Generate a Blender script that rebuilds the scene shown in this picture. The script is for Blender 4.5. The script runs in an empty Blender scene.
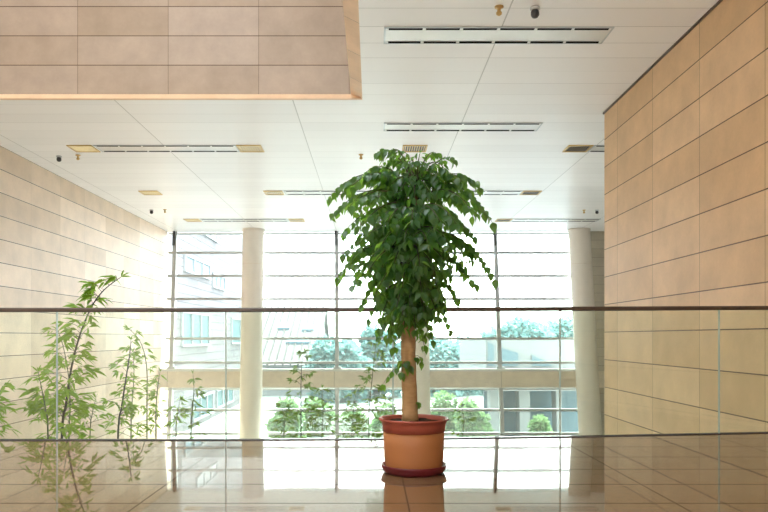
import bpy, bmesh, math, random
from mathutils import Vector, Matrix, noise

R = random.Random(11)
S = bpy.context.scene
COL = S.collection
F, CX, CY, EYE = 715.0, 372.0, 337.0, 0.86      # focal length in pixels, vanishing point, eye height


def P(px, py, d):
    """world point seen at pixel px,py when it stands d metres away"""
    return Vector(((px - CX) * d / F, d, EYE + (CY - py) * d / F))


# ------------------------------------------------------------------ helpers
class MB:
    def __init__(s):
        s.v, s.f, s.m, s.sm = [], [], [], []

    def add(s, vs, fs, mi=0, smooth=False):
        o = len(s.v)
        s.v += [Vector(v) for v in vs]
        for f in fs:
            s.f.append([i + o for i in f]); s.m.append(mi); s.sm.append(smooth)

    def box(s, a, b, mi=0):
        x0, y0, z0 = a; x1, y1, z1 = b
        s.add([(x0, y0, z0), (x1, y0, z0), (x1, y1, z0), (x0, y1, z0), (x0, y0, z1), (x1, y0, z1), (x1, y1, z1), (x0, y1, z1)],
              [(3, 2, 1, 0), (4, 5, 6, 7), (0, 1, 5, 4), (1, 2, 6, 5), (2, 3, 7, 6), (3, 0, 4, 7)], mi)

    def hexa(s, p, mi=0, edge=None):
        """eight corners: bottom loop 0-3, top loop 4-7"""
        fs = [(3, 2, 1, 0), (4, 5, 6, 7), (0, 1, 5, 4), (1, 2, 6, 5), (2, 3, 7, 6), (3, 0, 4, 7)]
        for i, f in enumerate(fs):
            s.add([p[k] for k in f], [(0, 1, 2, 3)], edge if (edge is not None and i in (0, 1, 3, 5)) else mi)

    def tube(s, pts, rad, n=8, mi=0, caps=True):
        pts = [Vector(p) for p in pts]
        o = len(s.v)
        t0 = (pts[1] - pts[0]).normalized()
        ref = Vector((1, 0, 0)) if abs(t0.x) < .8 else Vector((0, 1, 0))
        for i, p in enumerate(pts):
            t = (pts[min(i + 1, len(pts) - 1)] - pts[max(i - 1, 0)]).normalized()
            u = (ref - t * ref.dot(t)).normalized(); w = t.cross(u)
            r = rad[i] if isinstance(rad, (list, tuple)) else rad
            for k in range(n):
                a = 2 * math.pi * k / n
                s.v.append(p + u * (r * math.cos(a)) + w * (r * math.sin(a)))
        for i in range(len(pts) - 1):
            for k in range(n):
                a, b = o + i * n + k, o + i * n + (k + 1) % n
                s.f.append([a, b, b + n, a + n]); s.m.append(mi); s.sm.append(True)
        if caps:
            s.f.append([o + k for k in range(n)][::-1]); s.m.append(mi); s.sm.append(False)
            e = o + (len(pts) - 1) * n
            s.f.append([e + k for k in range(n)]); s.m.append(mi); s.sm.append(False)

    def lathe(s, prof, c=(0, 0, 0), n=48, mi=0, smooth=True):
        o = len(s.v); c = Vector(c)
        for r, z in prof:
            for k in range(n):
                a = 2 * math.pi * k / n
                s.v.append(c + Vector((r * math.cos(a), r * math.sin(a), z)))
        for i in range(len(prof) - 1):
            for k in range(n):
                a, b = o + i * n + k, o + i * n + (k + 1) % n
                s.f.append([a, b, b + n, a + n]); s.m.append(mi); s.sm.append(smooth)
        s.f.append([o + k for k in range(n)][::-1]); s.m.append(mi); s.sm.append(False)
        e = o + (len(prof) - 1) * n
        s.f.append([e + k for k in range(n)]); s.m.append(mi); s.sm.append(False)

    def build(s, name, mats, parent=None, origin=None, fix=False, bevel=0):
        o3 = Vector(origin) if origin is not None else Vector((0, 0, 0))
        if parent is not None and origin is None:
            o3 = wloc(parent)
        me = bpy.data.meshes.new(name)
        me.from_pydata([tuple(v - o3) for v in s.v], [], s.f)
        if not isinstance(mats, (list, tuple)): mats = [mats]
        for m in mats: me.materials.append(m)
        me.polygons.foreach_set('material_index', s.m)
        me.polygons.foreach_set('use_smooth', s.sm)
        if fix:
            bm = bmesh.new(); bm.from_mesh(me)
            bmesh.ops.recalc_face_normals(bm, faces=bm.faces); bm.to_mesh(me); bm.free()
        me.update()
        o = bpy.data.objects.new(name, me); COL.objects.link(o)
        if parent is not None:
            o.parent = parent
            o.location = o3 - wloc(parent)
        else:
            o.location = o3
        if bevel:
            md = o.modifiers.new('bevel', 'BEVEL'); md.width = bevel; md.segments = 2; md.limit_method = 'ANGLE'
        return o


def wloc(o):
    v = Vector(o.location)
    while o.parent: o = o.parent; v = v + Vector(o.location)
    return v


def empty(name, loc=(0, 0, 0)):
    o = bpy.data.objects.new(name, None); COL.objects.link(o); o.location = loc
    o.empty_display_size = .1
    return o


def tag(o, label=None, cat=None, group=None, kind=None):
    for k, v in (('label', label), ('category', cat), ('group', group), ('kind', kind)):
        if v: o[k] = v
    return o


def dup(o, parent=None):
    c = o.copy(); COL.objects.link(c)
    if parent is not None: c.parent = parent
    for ch in [x for x in o.children]: dup(ch, c)
    return c


# ------------------------------------------------------------------ materials
def newmat(name):
    m = bpy.data.materials.new(name); m.use_nodes = True
    nt = m.node_tree; nt.nodes.clear()
    out = nt.nodes.new('ShaderNodeOutputMaterial')
    return m, nt, out


class N:
    """tiny node writer"""
    def __init__(s, nt): s.nt = nt

    def n(s, t, **kw):
        nd = s.nt.nodes.new(t)
        for k, v in kw.items():
            if hasattr(nd, k) and not k.startswith('i_'): setattr(nd, k, v)
        return nd

    def put(s, sock, v):
        if hasattr(v, 'is_output') or isinstance(v, bpy.types.NodeSocket): s.nt.links.new(v, sock)
        elif isinstance(v, (tuple, list)) and sock.type == 'RGBA' and len(v) == 3: sock.default_value = (*v, 1)
        else: sock.default_value = v

    def m(s, op, a, b=0.0, c=0.0):
        nd = s.nt.nodes.new('ShaderNodeMath'); nd.operation = op
        s.put(nd.inputs[0], a); s.put(nd.inputs[1], b); s.put(nd.inputs[2], c)
        return nd.outputs[0]

    def mix(s, f, a, b, mode='MIX'):
        nd = s.nt.nodes.new('ShaderNodeMix'); nd.data_type = 'RGBA'; nd.blend_type = mode
        s.put(nd.inputs[0], f); s.put(nd.inputs[6], a); s.put(nd.inputs[7], b)
        return nd.outputs[2]

    def noise(s, vec, scale, detail=3, rough=.5):
        nd = s.nt.nodes.new('ShaderNodeTexNoise')
        if vec is not None: s.put(nd.inputs['Vector'], vec)
        nd.inputs['Scale'].default_value = scale; nd.inputs['Detail'].default_value = detail
        nd.inputs['Roughness'].default_value = rough
        return nd.outputs['Fac']

    def pos(s):
        g = s.nt.nodes.new('ShaderNodeNewGeometry')
        sp = s.nt.nodes.new('ShaderNodeSeparateXYZ'); s.nt.links.new(g.outputs['Position'], sp.inputs[0])
        return g.outputs['Position'], sp.outputs

    def obj(s):
        return s.nt.nodes.new('ShaderNodeTexCoord').outputs['Object']

    def bump(s, h, strength=.2, dist=.01):
        nd = s.nt.nodes.new('ShaderNodeBump'); s.put(nd.inputs['Height'], h)
        nd.inputs['Strength'].default_value = strength; nd.inputs['Distance'].default_value = dist
        return nd.outputs[0]

    def bsdf(s, col, rough=.5, spec=.5, normal=None, **kw):
        nd = s.nt.nodes.new('ShaderNodeBsdfPrincipled')
        s.put(nd.inputs['Base Color'], col); s.put(nd.inputs['Roughness'], rough)
        nd.inputs['Specular IOR Level'].default_value = spec
        if normal is not None: s.nt.links.new(normal, nd.inputs['Normal'])
        for k, v in kw.items(): s.put(nd.inputs[k.replace('_', ' ')], v)
        return nd.outputs[0]


def plain(name, col, rough=.5, spec=.4, var=.12, scale=8, metal=0.0, bump=0.0, **kw):
    m, nt, out = newmat(name); n = N(nt)
    f = n.noise(n.obj(), scale, 4)
    d = tuple(c * (1 - var) for c in col); l = tuple(min(1, c * (1 + var)) for c in col)
    c = n.mix(f, d, l)
    nrm = n.bump(n.noise(n.obj(), scale * 6, 3), bump, .01) if bump else None
    nt.links.new(n.bsdf(c, rough, spec, nrm, Metallic=metal, **kw), out.inputs[0])
    return m


def grid_stone(name, col, axis, u0, du, v0, dv, jh=.013, jv=.008, jcol=(.09, .055, .033), jvs=.75, var=.13, rough=.5, shift=(0, 0, 0)):
    """stone cladding: du x dv slabs with open joints, every slab its own tone"""
    m, nt, out = newmat(name); n = N(nt)
    pos, xyz = n.pos()
    u = n.m('DIVIDE', n.m('SUBTRACT', xyz[axis], u0), du)
    v = n.m('DIVIDE', n.m('SUBTRACT', xyz[2], v0), dv)
    iu, iv = n.m('FLOOR', u), n.m('FLOOR', v)
    fu, fv = n.m('SUBTRACT', u, iu), n.m('SUBTRACT', v, iv)
    du_ = n.m('MULTIPLY', n.m('MINIMUM', fu, n.m('SUBTRACT', 1.0, fu)), du)
    dv_ = n.m('MULTIPLY', n.m('MINIMUM', fv, n.m('SUBTRACT', 1.0, fv)), dv)
    lu = n.m('LESS_THAN', du_, jv / 2); lv = n.m('LESS_THAN', dv_, jh / 2)
    cb = nt.nodes.new('ShaderNodeCombineXYZ'); n.put(cb.inputs[0], iu); n.put(cb.inputs[1], iv)
    wn = nt.nodes.new('ShaderNodeTexWhiteNoise'); wn.noise_dimensions = '3D'; nt.links.new(cb.outputs[0], wn.inputs['Vector'])
    tone = n.m('ADD', 1 - var * .5, n.m('MULTIPLY', wn.outputs['Value'], var))
    veins = n.noise(pos, 2.2, 5, .6); grain = n.noise(pos, 26, 3)
    tone = n.m('MULTIPLY', tone, n.m('ADD', .76, n.m('MULTIPLY', veins, .48)))
    tone = n.m('MULTIPLY', tone, n.m('ADD', .95, n.m('MULTIPLY', grain, .10)))
    tn = nt.nodes.new('ShaderNodeCombineColor'); [n.put(tn.inputs[i], tone) for i in range(3)]
    warm = n.mix(wn.outputs['Value'], tuple(c * k for c, k in zip(col, (1.0, .97, .92))), tuple(c * k for c, k in zip(col, (1.0, 1.02, 1.07))))
    c = n.mix(1.0, warm, tn.outputs[0], 'MULTIPLY')
    c = n.mix(n.m('MULTIPLY', lu, jvs), c, jcol)
    c = n.mix(n.m('MULTIPLY', lv, .95), c, jcol)
    h = n.m('SUBTRACT', 1.0, n.m('MAXIMUM', lu, lv))
    nt.links.new(n.bsdf(c, rough, .35, n.bump(h, .3, .006)), out.inputs[0])
    return m


def ceiling_mat():
    m, nt, out = newmat('white_ceiling_panels'); n = N(nt)
    pos, xyz = n.pos()
    u = n.m('DIVIDE', n.m('SUBTRACT', xyz[0], -1.23), 2.77); v = n.m('DIVIDE', n.m('SUBTRACT', xyz[1], 8.475), .475)
    def near(t, d):
        r = n.m('ROUND', t); return r, n.m('MULTIPLY', n.m('ABSOLUTE', n.m('SUBTRACT', t, r)), d)
    ru, au = near(u, 2.77); rv, av = near(v, .475)
    wn = nt.nodes.new('ShaderNodeTexWhiteNoise'); wn.noise_dimensions = '1D'; n.put(wn.inputs['W'], n.m('ADD', rv, .37))
    lv = n.m('MULTIPLY', n.m('LESS_THAN', av, .005), n.m('ADD', .12, n.m('MULTIPLY', wn.outputs['Value'], .5)))
    lu = n.m('MULTIPLY', n.m('LESS_THAN', au, .008), .55)
    l = n.m('MAXIMUM', lv, lu)
    cb = nt.nodes.new('ShaderNodeCombineXYZ'); n.put(cb.inputs[0], n.m('FLOOR', u)); n.put(cb.inputs[1], n.m('FLOOR', v))
    w2 = nt.nodes.new('ShaderNodeTexWhiteNoise'); w2.noise_dimensions = '3D'; nt.links.new(cb.outputs[0], w2.inputs['Vector'])
    c = n.mix(w2.outputs['Value'], (.89, .875, .865), (.94, .925, .915))
    c = n.mix(l, c, (.25, .24, .22))
    nt.links.new(n.bsdf(c, .36, .5), out.inputs[0])
    return m


def floor_mat():
    m, nt, out = newmat('polished_marble'); n = N(nt)
    pos, xyz = n.pos()
    u = n.m('DIVIDE', n.m('SUBTRACT', xyz[0], -1.2), 1.385); v = n.m('DIVIDE', n.m('SUBTRACT', xyz[1], 4.648), .475)
    def near(t, d):
        r = n.m('ROUND', t); return n.m('MULTIPLY', n.m('ABSOLUTE', n.m('SUBTRACT', t, r)), d)
    lu = n.m('LESS_THAN', near(u, 1.385), .005); lv = n.m('LESS_THAN', near(v, .475), .009)
    l = n.m('MAXIMUM', lu, lv)
    cb = nt.nodes.new('ShaderNodeCombineXYZ'); n.put(cb.inputs[0], n.m('FLOOR', u)); n.put(cb.inputs[1], n.m('FLOOR', v))
    wn = nt.nodes.new('ShaderNodeTexWhiteNoise'); wn.noise_dimensions = '3D'; nt.links.new(cb.outputs[0], wn.inputs['Vector'])
    vec = nt.nodes.new('ShaderNodeVectorMath'); vec.operation = 'ADD'; nt.links.new(pos, vec.inputs[0]); nt.links.new(wn.outputs['Color'], vec.inputs[1])
    vn = n.noise(vec.outputs[0], 4.5, 6, .62)
    c = n.mix(vn, FLOOR_A, FLOOR_B)
    c = n.mix(n.m('MULTIPLY', wn.outputs['Value'], .4), c, FLOOR_C)
    c = n.mix(n.m('MULTIPLY', l, .8), c, (.05, .035, .025))
    rough = .025
    spec = n.m('MULTIPLY', n.m('SUBTRACT', 1.0, n.m('MULTIPLY', l, .9)), .5)
    b = n.bump(n.noise(pos, 1.6, 2), .02, .02)
    nt.links.new(n.bsdf(c, rough, .75, b, IOR=1.5, Specular_IOR_Level=spec), out.inputs[0])
    return m


def glass_mat(name, tint, veil, veilcol=(1, 1, 1), ior=1.5):
    """sheet glass: fresnel reflection over a tinted see-through pane, plus a thin translucent veil imitating haze"""
    m, nt, out = newmat(name); n = N(nt)
    tr = nt.nodes.new('ShaderNodeBsdfTransparent'); tr.inputs[0].default_value = (*tint, 1)
    gl = nt.nodes.new('ShaderNodeBsdfGlossy'); gl.inputs['Roughness'].default_value = .0; gl.inputs['Color'].default_value = (1, 1, 1, 1)
    tl = nt.nodes.new('ShaderNodeBsdfTranslucent'); tl.inputs[0].default_value = (*veilcol, 1)  # translucent layer whitens the view in place of real haze
    fr = nt.nodes.new('ShaderNodeFresnel'); fr.inputs[0].default_value = ior
    dn = n.noise(n.obj(), 1.3, 3)
    a = nt.nodes.new('ShaderNodeMixShader'); n.put(a.inputs[0], n.m('MULTIPLY', n.m('ADD', .7, n.m('MULTIPLY', dn, .6)), veil)); nt.links.new(tr.outputs[0], a.inputs[1]); nt.links.new(tl.outputs[0], a.inputs[2])
    b = nt.nodes.new('ShaderNodeMixShader'); n.put(b.inputs[0], n.m('MULTIPLY', fr.outputs[0], .8)); nt.links.new(a.outputs[0], b.inputs[1]); nt.links.new(gl.outputs[0], b.inputs[2])
    nt.links.new(b.outputs[0], out.inputs[0])
    return m


def leaf_mat(name, a, b, trans, tf=.45, rough=.4, spec=.4):
    m, nt, out = newmat(name); n = N(nt)
    f = n.noise(n.obj(), 9, 3)
    g = nt.nodes.new('ShaderNodeNewGeometry')
    f = n.m('ADD', n.m('MULTIPLY', f, .5), n.m('MULTIPLY', g.outputs['Random Per Island'], .5))
    c = n.mix(f, a, b)
    t = nt.nodes.new('ShaderNodeBsdfTranslucent'); n.put(t.inputs[0], n.mix(f, trans, tuple(min(1, x * 1.25) for x in trans)))
    mx = nt.nodes.new('ShaderNodeMixShader'); mx.inputs[0].default_value = tf
    nt.links.new(n.bsdf(c, rough, spec), mx.inputs[1]); nt.links.new(t.outputs[0], mx.inputs[2])
    nt.links.new(mx.outputs[0], out.inputs[0])
    return m


FLOOR_A, FLOOR_B, FLOOR_C = (.07, .038, .017), (.235, .145, .075), (.15, .085, .042)
M = {}
M['stone_right'] = grid_stone('tan_stone_right', (.72, .505, .295), 1, 11.1, 1.39, 4.54, .45, var=.16)
M['stone_left'] = grid_stone('cream_stone_left', (.82, .655, .50), 1, 15.0, 1.4, 4.54, .45, jvs=.3, var=.26)
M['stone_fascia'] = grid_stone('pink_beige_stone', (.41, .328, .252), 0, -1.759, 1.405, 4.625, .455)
M['stone_reveal'] = grid_stone('tan_stone_reveal', (.80, .58, .38), 1, 10.35, .98, 4.54, 9, jh=0, jvs=.7)
M['stone_back'] = grid_stone('grey_stone_tile', (.52, .47, .38), 0, 7.6, .62, 4.54, .31, jcol=(.3, .25, .2), jvs=.4)
M['ceiling'] = ceiling_mat()
M['floor'] = floor_mat()
M['lower_floor'] = plain('pale_stone_floor', (.78, .75, .70), .35, .5, .08, 1.5)
M['plaster'] = plain('white_plaster', (.8, .79, .76), .7, .2, .03, 2)
M['concrete'] = plain('cream_column_concrete', (.86, .79, .70), .55, .35, .05, 3)
M['beam'] = grid_stone('cream_beam_panels', (.80, .70, .585), 0, -1.26, 2.79, -3, 9, jh=0, jv=.02, jcol=(.35, .3, .24), jvs=.6, var=.05)
M['alu'] = plain('grey_aluminium', (.50, .52, .53), .4, .5, .05, 5, metal=.3)
M['dark_metal'] = plain('dark_metal', (.045, .045, .05), .45, .5, .1, 8)
M['white_metal'] = plain('white_metal', (.8, .8, .78), .35, .5, .03, 8)
M['slot'] = plain('black_slot', (.010, .010, .010), .9, .02, .1, 8)
M['mirror'] = plain('mirror_strip', (.66, .64, .60), .3, .5, .15, 3.0, metal=.25)
M['brass'] = plain('gold_grille', (.62, .43, .17), .4, .5, .12, 14, metal=.35)
M['wood_rail'] = plain('brown_wood_rail', (.075, .05, .034), .4, .4, .25, 12, bump=.1)
M['glass_edge'] = plain('green_glass_edge', (.42, .52, .47), .25, .6, .1, 3)
M['glass_guard'] = glass_mat('balustrade_glass', (.945, .985, .94), .006, (.92, 1, .94))
M['glass_window'] = glass_mat('facade_glass', (.94, .98, .985), .012, (.93, .99, 1))
M['terracotta'] = plain('orange_terracotta', (.375, .15, .053), .5, .35, .08, 5)
M['red_clay'] = plain('red_brown_clay', (.32, .072, .043), .42, .4, .1, 6)
M['saucer'] = plain('dark_red_plastic', (.13, .012, .018), .3, .5, .1, 6)
M['soil'] = plain('dark_soil', (.05, .032, .022), .95, .1, .5, 40, bump=.8)
M['leaf'] = leaf_mat('tree_leaf', (.012, .047, .028), (.032, .10, .034), (.28, .56, .06), .5, .35, .5)
M['twig'] = plain('green_twig', (.09, .10, .035), .6, .3, .2, 20)
M['bamboo_leaf'] = leaf_mat('bamboo_leaf', (.04, .13, .02), (.17, .29, .03), (.34, .56, .04), .46)
M['bamboo_leaf_pale'] = leaf_mat('bamboo_leaf_pale', (.06, .16, .03), (.20, .28, .06), (.24, .40, .06), .42)
M['culm'] = plain('bamboo_culm', (.11, .14, .06), .45, .4, .3, 9)
M['culm_dark'] = plain('bamboo_culm_dark', (.04, .05, .03), .45, .4, .3, 9)
M['white_brick'] = None
M['ext_white'] = plain('white_render', (.20, .215, .225), .8, .2, .03, .6)
M['ext_glass'] = plain('blue_grey_glazing', (.095, .155, .19), .5, .1, .1, .5)
M['ext_teal'] = plain('teal_glazing', (.035, .085, .095), .5, .1, .25, .35)
M['roof_metal'] = plain('pale_roof_metal', (.095, .10, .105), .6, .2, .04, .6)
M['ext_dark_metal'] = plain('grey_seam_metal', (.03, .03, .032), .7, .2, .05, 1)
M['ground'] = plain('pale_paving', (.26, .29, .27), .9, .2, .1, .4)
M['tree_far'] = leaf_mat('hazed_teal_leaf', (.13, .24, .245), (.19, .32, .315), (.13, .27, .26), .35, .6, .2)  # pale teal puts the outdoor haze into the leaf colour
M['tree_near'] = leaf_mat('bright_shrub_leaf', (.13, .25, .12), (.23, .32, .15), (.19, .34, .14), .4, .6, .2)
M['bark_far'] = plain('grey_bark', (.2, .18, .15), .9, .2, .2, 5)


def trunk_mat():
    m, nt, out = newmat('tan_bark'); n = N(nt)
    mp = nt.nodes.new('ShaderNodeMapping'); nt.links.new(n.obj(), mp.inputs[0]); mp.inputs['Scale'].default_value = (1, 1, 2.6)
    f = n.noise(mp.outputs[0], 22, 6, .65); g = n.noise(n.obj(), 6, 3)
    c = n.mix(f, (.17, .095, .035), (.50, .31, .13))
    c = n.mix(n.m('MULTIPLY', g, .5), c, (.50, .33, .19))
    nt.links.new(n.bsdf(c, .8, .25, n.bump(f, .5, .006)), out.inputs[0])
    return m


M['trunk'] = trunk_mat()


def brick_mat():
    m, nt, out = newmat('white_brick'); n = N(nt)
    mp = nt.nodes.new('ShaderNodeMapping'); nt.links.new(n.pos()[0], mp.inputs[0])
    sp = nt.nodes.new('ShaderNodeSeparateXYZ'); nt.links.new(mp.outputs[0], sp.inputs[0])
    cb = nt.nodes.new('ShaderNodeCombineXYZ'); nt.links.new(sp.outputs[1], cb.inputs[0]); nt.links.new(sp.outputs[2], cb.inputs[1])
    b = nt.nodes.new('ShaderNodeTexBrick'); nt.links.new(cb.outputs[0], b.inputs['Vector'])
    b.inputs['Color1'].default_value = (.115, .115, .12, 1); b.inputs['Color2'].default_value = (.085, .085, .092, 1); b.inputs['Mortar'].default_value = (.03, .028, .034, 1)
    b.inputs['Scale'].default_value = 1.0; b.inputs['Mortar Size'].default_value = .025; b.inputs['Brick Width'].default_value = 1.8; b.inputs['Row Height'].default_value = .42
    nt.links.new(n.bsdf(b.outputs['Color'], .8, .2), out.inputs[0])
    return m


M['white_brick'] = brick_mat()

# ------------------------------------------------------------------ room shell
CEIL, LOW = 4.54, -3.6
XR, XL, YC = 3.81, -7.15, 11.72       # right wall, left wall, right wall's far corner
LEAN, SHX = .15, .01


def fy(z): return 25.0 - LEAN * (CEIL - z)             # the facade leans out towards its top
def fx(x, z): return x + SHX * (CEIL - z)


def zpix(y):
    z = 0
    for _ in range(20): z = EYE + (CY - y) * fy(z) / F
    return z


joints = []
for (px, yb, zr) in ((-190, 440.4, 1.085), (-112, 440.4, 1.085), (57, 440.3, 1.085), (226, 440.2, 1.085), (393, 439.5, 1.089), (560, 437.2, 1.101), (719, 433.9, 1.116)):
    d = EYE * F / (yb - CY)
    joints.append(Vector(((px - CX) * d / F, d, zr)))
dv = (joints[-1] - joints[-2]); t = (XR - .01 - joints[-1].x) / dv.x
joints.append(joints[-1] + dv * t)
joints[0].x = -7.13
edge = [Vector((j.x, j.y + .09, 0)) for j in joints]
edge[0].x = XL; edge[-1].x = XR

b = MB()
top = [Vector((XR, -7, 0)), ] + edge[::-1] + [Vector((XL, -7, 0))]
top = top[::-1]
n_ = len(top)
b.add([Vector((p.x, p.y, 0)) for p in top] + [Vector((p.x, p.y, -.55)) for p in top],
      [list(range(n_))[::-1], list(range(n_, 2 * n_))] + [[i, (i + 1) % n_, n_ + (i + 1) % n_, n_ + i] for i in range(n_)])
tag(b.build('floor', M['floor'], fix=True), kind='structure')

b = MB(); b.box((XL - .3, -7, LOW - .3), (10.3, fy(LOW) + .3, LOW))
tag(b.build('floor_lower', M['lower_floor']), kind='structure')
b = MB(); b.box((XL, 1.8, LOW), (XR, 2.1, -.55))
tag(b.build('wall_under_landing', M['plaster']), kind='structure')

b = MB(); b.box((XR, -7, LOW), (XR + .35, YC, CEIL + .3)); 
tag(b.build('wall_right', M['stone_right']), kind='structure')
b = MB(); b.box((XR, -7, CEIL - .025), (XR - .02, YC + .02, CEIL))
tag(b.build('trim_1', M['wood_rail'], fix=True), kind='structure')
b = MB(); b.box((XL - .35, -7, LOW), (XL, 25.4, 9.2))
tag(b.build('wall_left', M['stone_left']), kind='structure')
b = MB(); b.box((XR + .35, YC - .35, LOW), (10, YC, CEIL))
tag(b.build('wall_right_return', M['plaster']), kind='structure')
b = MB(); b.box((9.95, YC, LOW), (10.3, 25.4, CEIL))
tag(b.build('wall_right_bay', M['stone_back']), kind='structure')
b = MB()
for z0, z1 in ((LOW, zpix(384)), (zpix(384), CEIL)):
    x0 = 7.55
    b.hexa([(fx(x0, z0), fy(z0) - .1, z0), (10, fy(z0) - .1, z0), (10, fy(z0) + .3, z0), (fx(x0, z0), fy(z0) + .3, z0),
            (fx(x0, z1), fy(z1) - .1, z1), (10, fy(z1) - .1, z1), (10, fy(z1) + .3, z1), (fx(x0, z1), fy(z1) + .3, z1)])
tag(b.build('wall_back', M['stone_back']), kind='structure')

# ceiling with the light-well opening on the left
OX, OY = -.15, 11.03
b = MB()
b.box((OX, -7, CEIL), (XR + .02, OY + .07, CEIL + .06))
b.box((XL, OY + .07, CEIL), (XR + .02, YC, CEIL + .06))
b.box((XL, YC, CEIL), (10, 25.3, CEIL + .06))
tag(b.build('ceiling', M['ceiling']), kind='structure')
# roof over the ceiling void (keeps the void dark)
b = MB()
b.box((-.15, -7, CEIL + .5), (XR + .3, 11.1, CEIL + .7))
b.box((XL, 11.25, CEIL + .5), (10.2, 25.6, CEIL + .7))
tag(b.build('roof', M['plaster']), kind='structure')
b = MB()
b.box((XL - .35, -7, 9.2), (0, -1, 9.4)); b.box((XL - .35, 7, 9.2), (0, 11.5, 9.4)); b.box((XL - .35, -1, 9.2), (XL + 2.0, 7, 9.4)); b.box((-1.6, -1, 9.2), (0, 7, 9.4))  # unseen partial roof, added to cut the sky light down the shaft
tag(b.build('roof_added_over_well', M['plaster']), kind='structure')
b = MB(); b.box((XL, -7.3, -.55), (-5, -7, 9.2)); b.box((1.8, -7.3, -.55), (XR, -7, CEIL)); b.box((-5, -7.3, 4.1), (1.8, -7, 9.2)); b.box((-5, -7.3, -.55), (1.8, -7, 2.3))  # unseen wall, added to reduce light from behind, with a high opening
tag(b.build('wall_added_behind', M['plaster']), kind='structure')
# fascia wall rising above the opening, its side and the splayed stone reveal
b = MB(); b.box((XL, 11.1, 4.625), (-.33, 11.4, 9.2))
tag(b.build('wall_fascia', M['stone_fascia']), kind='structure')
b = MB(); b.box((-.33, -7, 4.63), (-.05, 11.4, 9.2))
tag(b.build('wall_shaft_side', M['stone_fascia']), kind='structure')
b = MB()
b.add([(OX, -7, CEIL), (OX, OY, CEIL), (-.33, 11.1, 4.63), (-.33, -7, 4.63), (-.05, -7, CEIL + .05), (-.05, 11.1, CEIL + .05)],
      [(0, 1, 2, 3), (0, 4, 5, 1), (1, 5, 2), (3, 2, 5, 4), (0, 3, 4)])
tag(b.build('trim_2', M['stone_reveal'], fix=True), kind='structure')
b = MB()
b.add([(XL, OY, CEIL), (OX, OY, CEIL), (-.33, 11.1, 4.63), (XL, 11.1, 4.63), (XL, 11.1, CEIL), (OX, 11.1, CEIL)],
      [(0, 1, 2, 3), (0, 4, 5, 1), (1, 5, 2), (3, 2, 5, 4), (0, 3, 4)])
tag(b.build('trim_3', M['stone_reveal'], fix=True), kind='structure')

# ------------------------------------------------------------------ facade: windows, columns, beam
MX = (-6.85, -1.234, 4.29)
zt = [zpix(y) for y in (234, 252.9, 276, 299, 338.6, 362.5)]
zl = [zpix(y) for y in (389, 410, 433.5)] + [LOW + .05]
ZB1, ZB0 = zpix(371), zpix(387)


def bar(b, x0, z0, x1, z1, half, dep, mi=0):
    """a bar on the leaning facade: horizontal if z0 == z1, else a mullion"""
    if z0 == z1:
        q = [(x0, z0 - half), (x1, z0 - half), (x1, z0 + half), (x0, z0 + half)]
    else:
        q = [(x0 - half, z0), (x0 + half, z0), (x1 + half, z1), (x1 - half, z1)]
    f0 = [Vector((fx(x, z), fy(z) - dep, z)) for x, z in q]
    f1 = [Vector((fx(x, z), fy(z) + .06, z)) for x, z in q]
    b.hexa(f0 + f1, mi)


bays = ((XL, MX[0]), (MX[0], MX[1]), (MX[1], MX[2]), (MX[2], 7.55))
wn_ = 0
for (zs, zlo, zhi) in ((zt, ZB1, CEIL), (zl, LOW, ZB0)):
    for i, (x0, x1) in enumerate(bays):
        wn_ += 1
        w = empty('window_%d' % wn_, (x0, fy(zlo), zlo)); tag(w, kind='structure')
        b = MB()
        q = [(x0, zlo), (x1, zlo), (x1, zhi), (x0, zhi)]
        b.hexa([Vector((fx(x, z), fy(z), z)) for x, z in q] + [Vector((fx(x, z), fy(z) + .012, z)) for x, z in q])
        b.build('pane', M['glass_window'], w, fix=True)
        if i < 3:
            b = MB(); bar(b, x1, zlo, x1, zhi, .065, .12)
            b.build('mullion', M['alu'], w, fix=True)
            if zhi == CEIL:
                b = MB(); bar(b, x1 - .03, zpix(246), x1 - .03, CEIL, .03, .2)
                b.build('mullion_bracket', M['dark_metal'], w, fix=True)
                b = MB(); za = zpix(368.5); bar(b, x1 + .02, za - .06, x1 + .02, za + .06, .13, .2)
                b.build('mullion_foot', M['alu'], w, fix=True)
        for z in zs:
            b = MB()
            bar(b, x0 + .065, z, x1 - .065, z, .042 if z not in (zt[0], zl[0]) else .025, .07)
            b.build('transom', M['alu'], w, fix=True)

b = MB()
for z0, z1, d0 in ((ZB0, ZB1, .35),):
    b.hexa([(XL, fy(z0) - d0, z0), (10, fy(z0) - d0, z0), (10, fy(z0) + .1, z0), (XL, fy(z0) + .1, z0),
            (XL, fy(z1) - d0, z1), (10, fy(z1) - d0, z1), (10, fy(z1) + .1, z1), (XL, fy(z1) + .1, z1)])
tag(b.build('trim_4', M['beam'], fix=True), kind='structure')
b = MB(); z0, z1 = ZB1, zpix(368.6)
b.box((XL, fy(z0) - .33, z0), (fx(7.4, 0), fy(z0) + .02, z1))
tag(b.build('trim_5', M['white_metal']), kind='structure')

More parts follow.
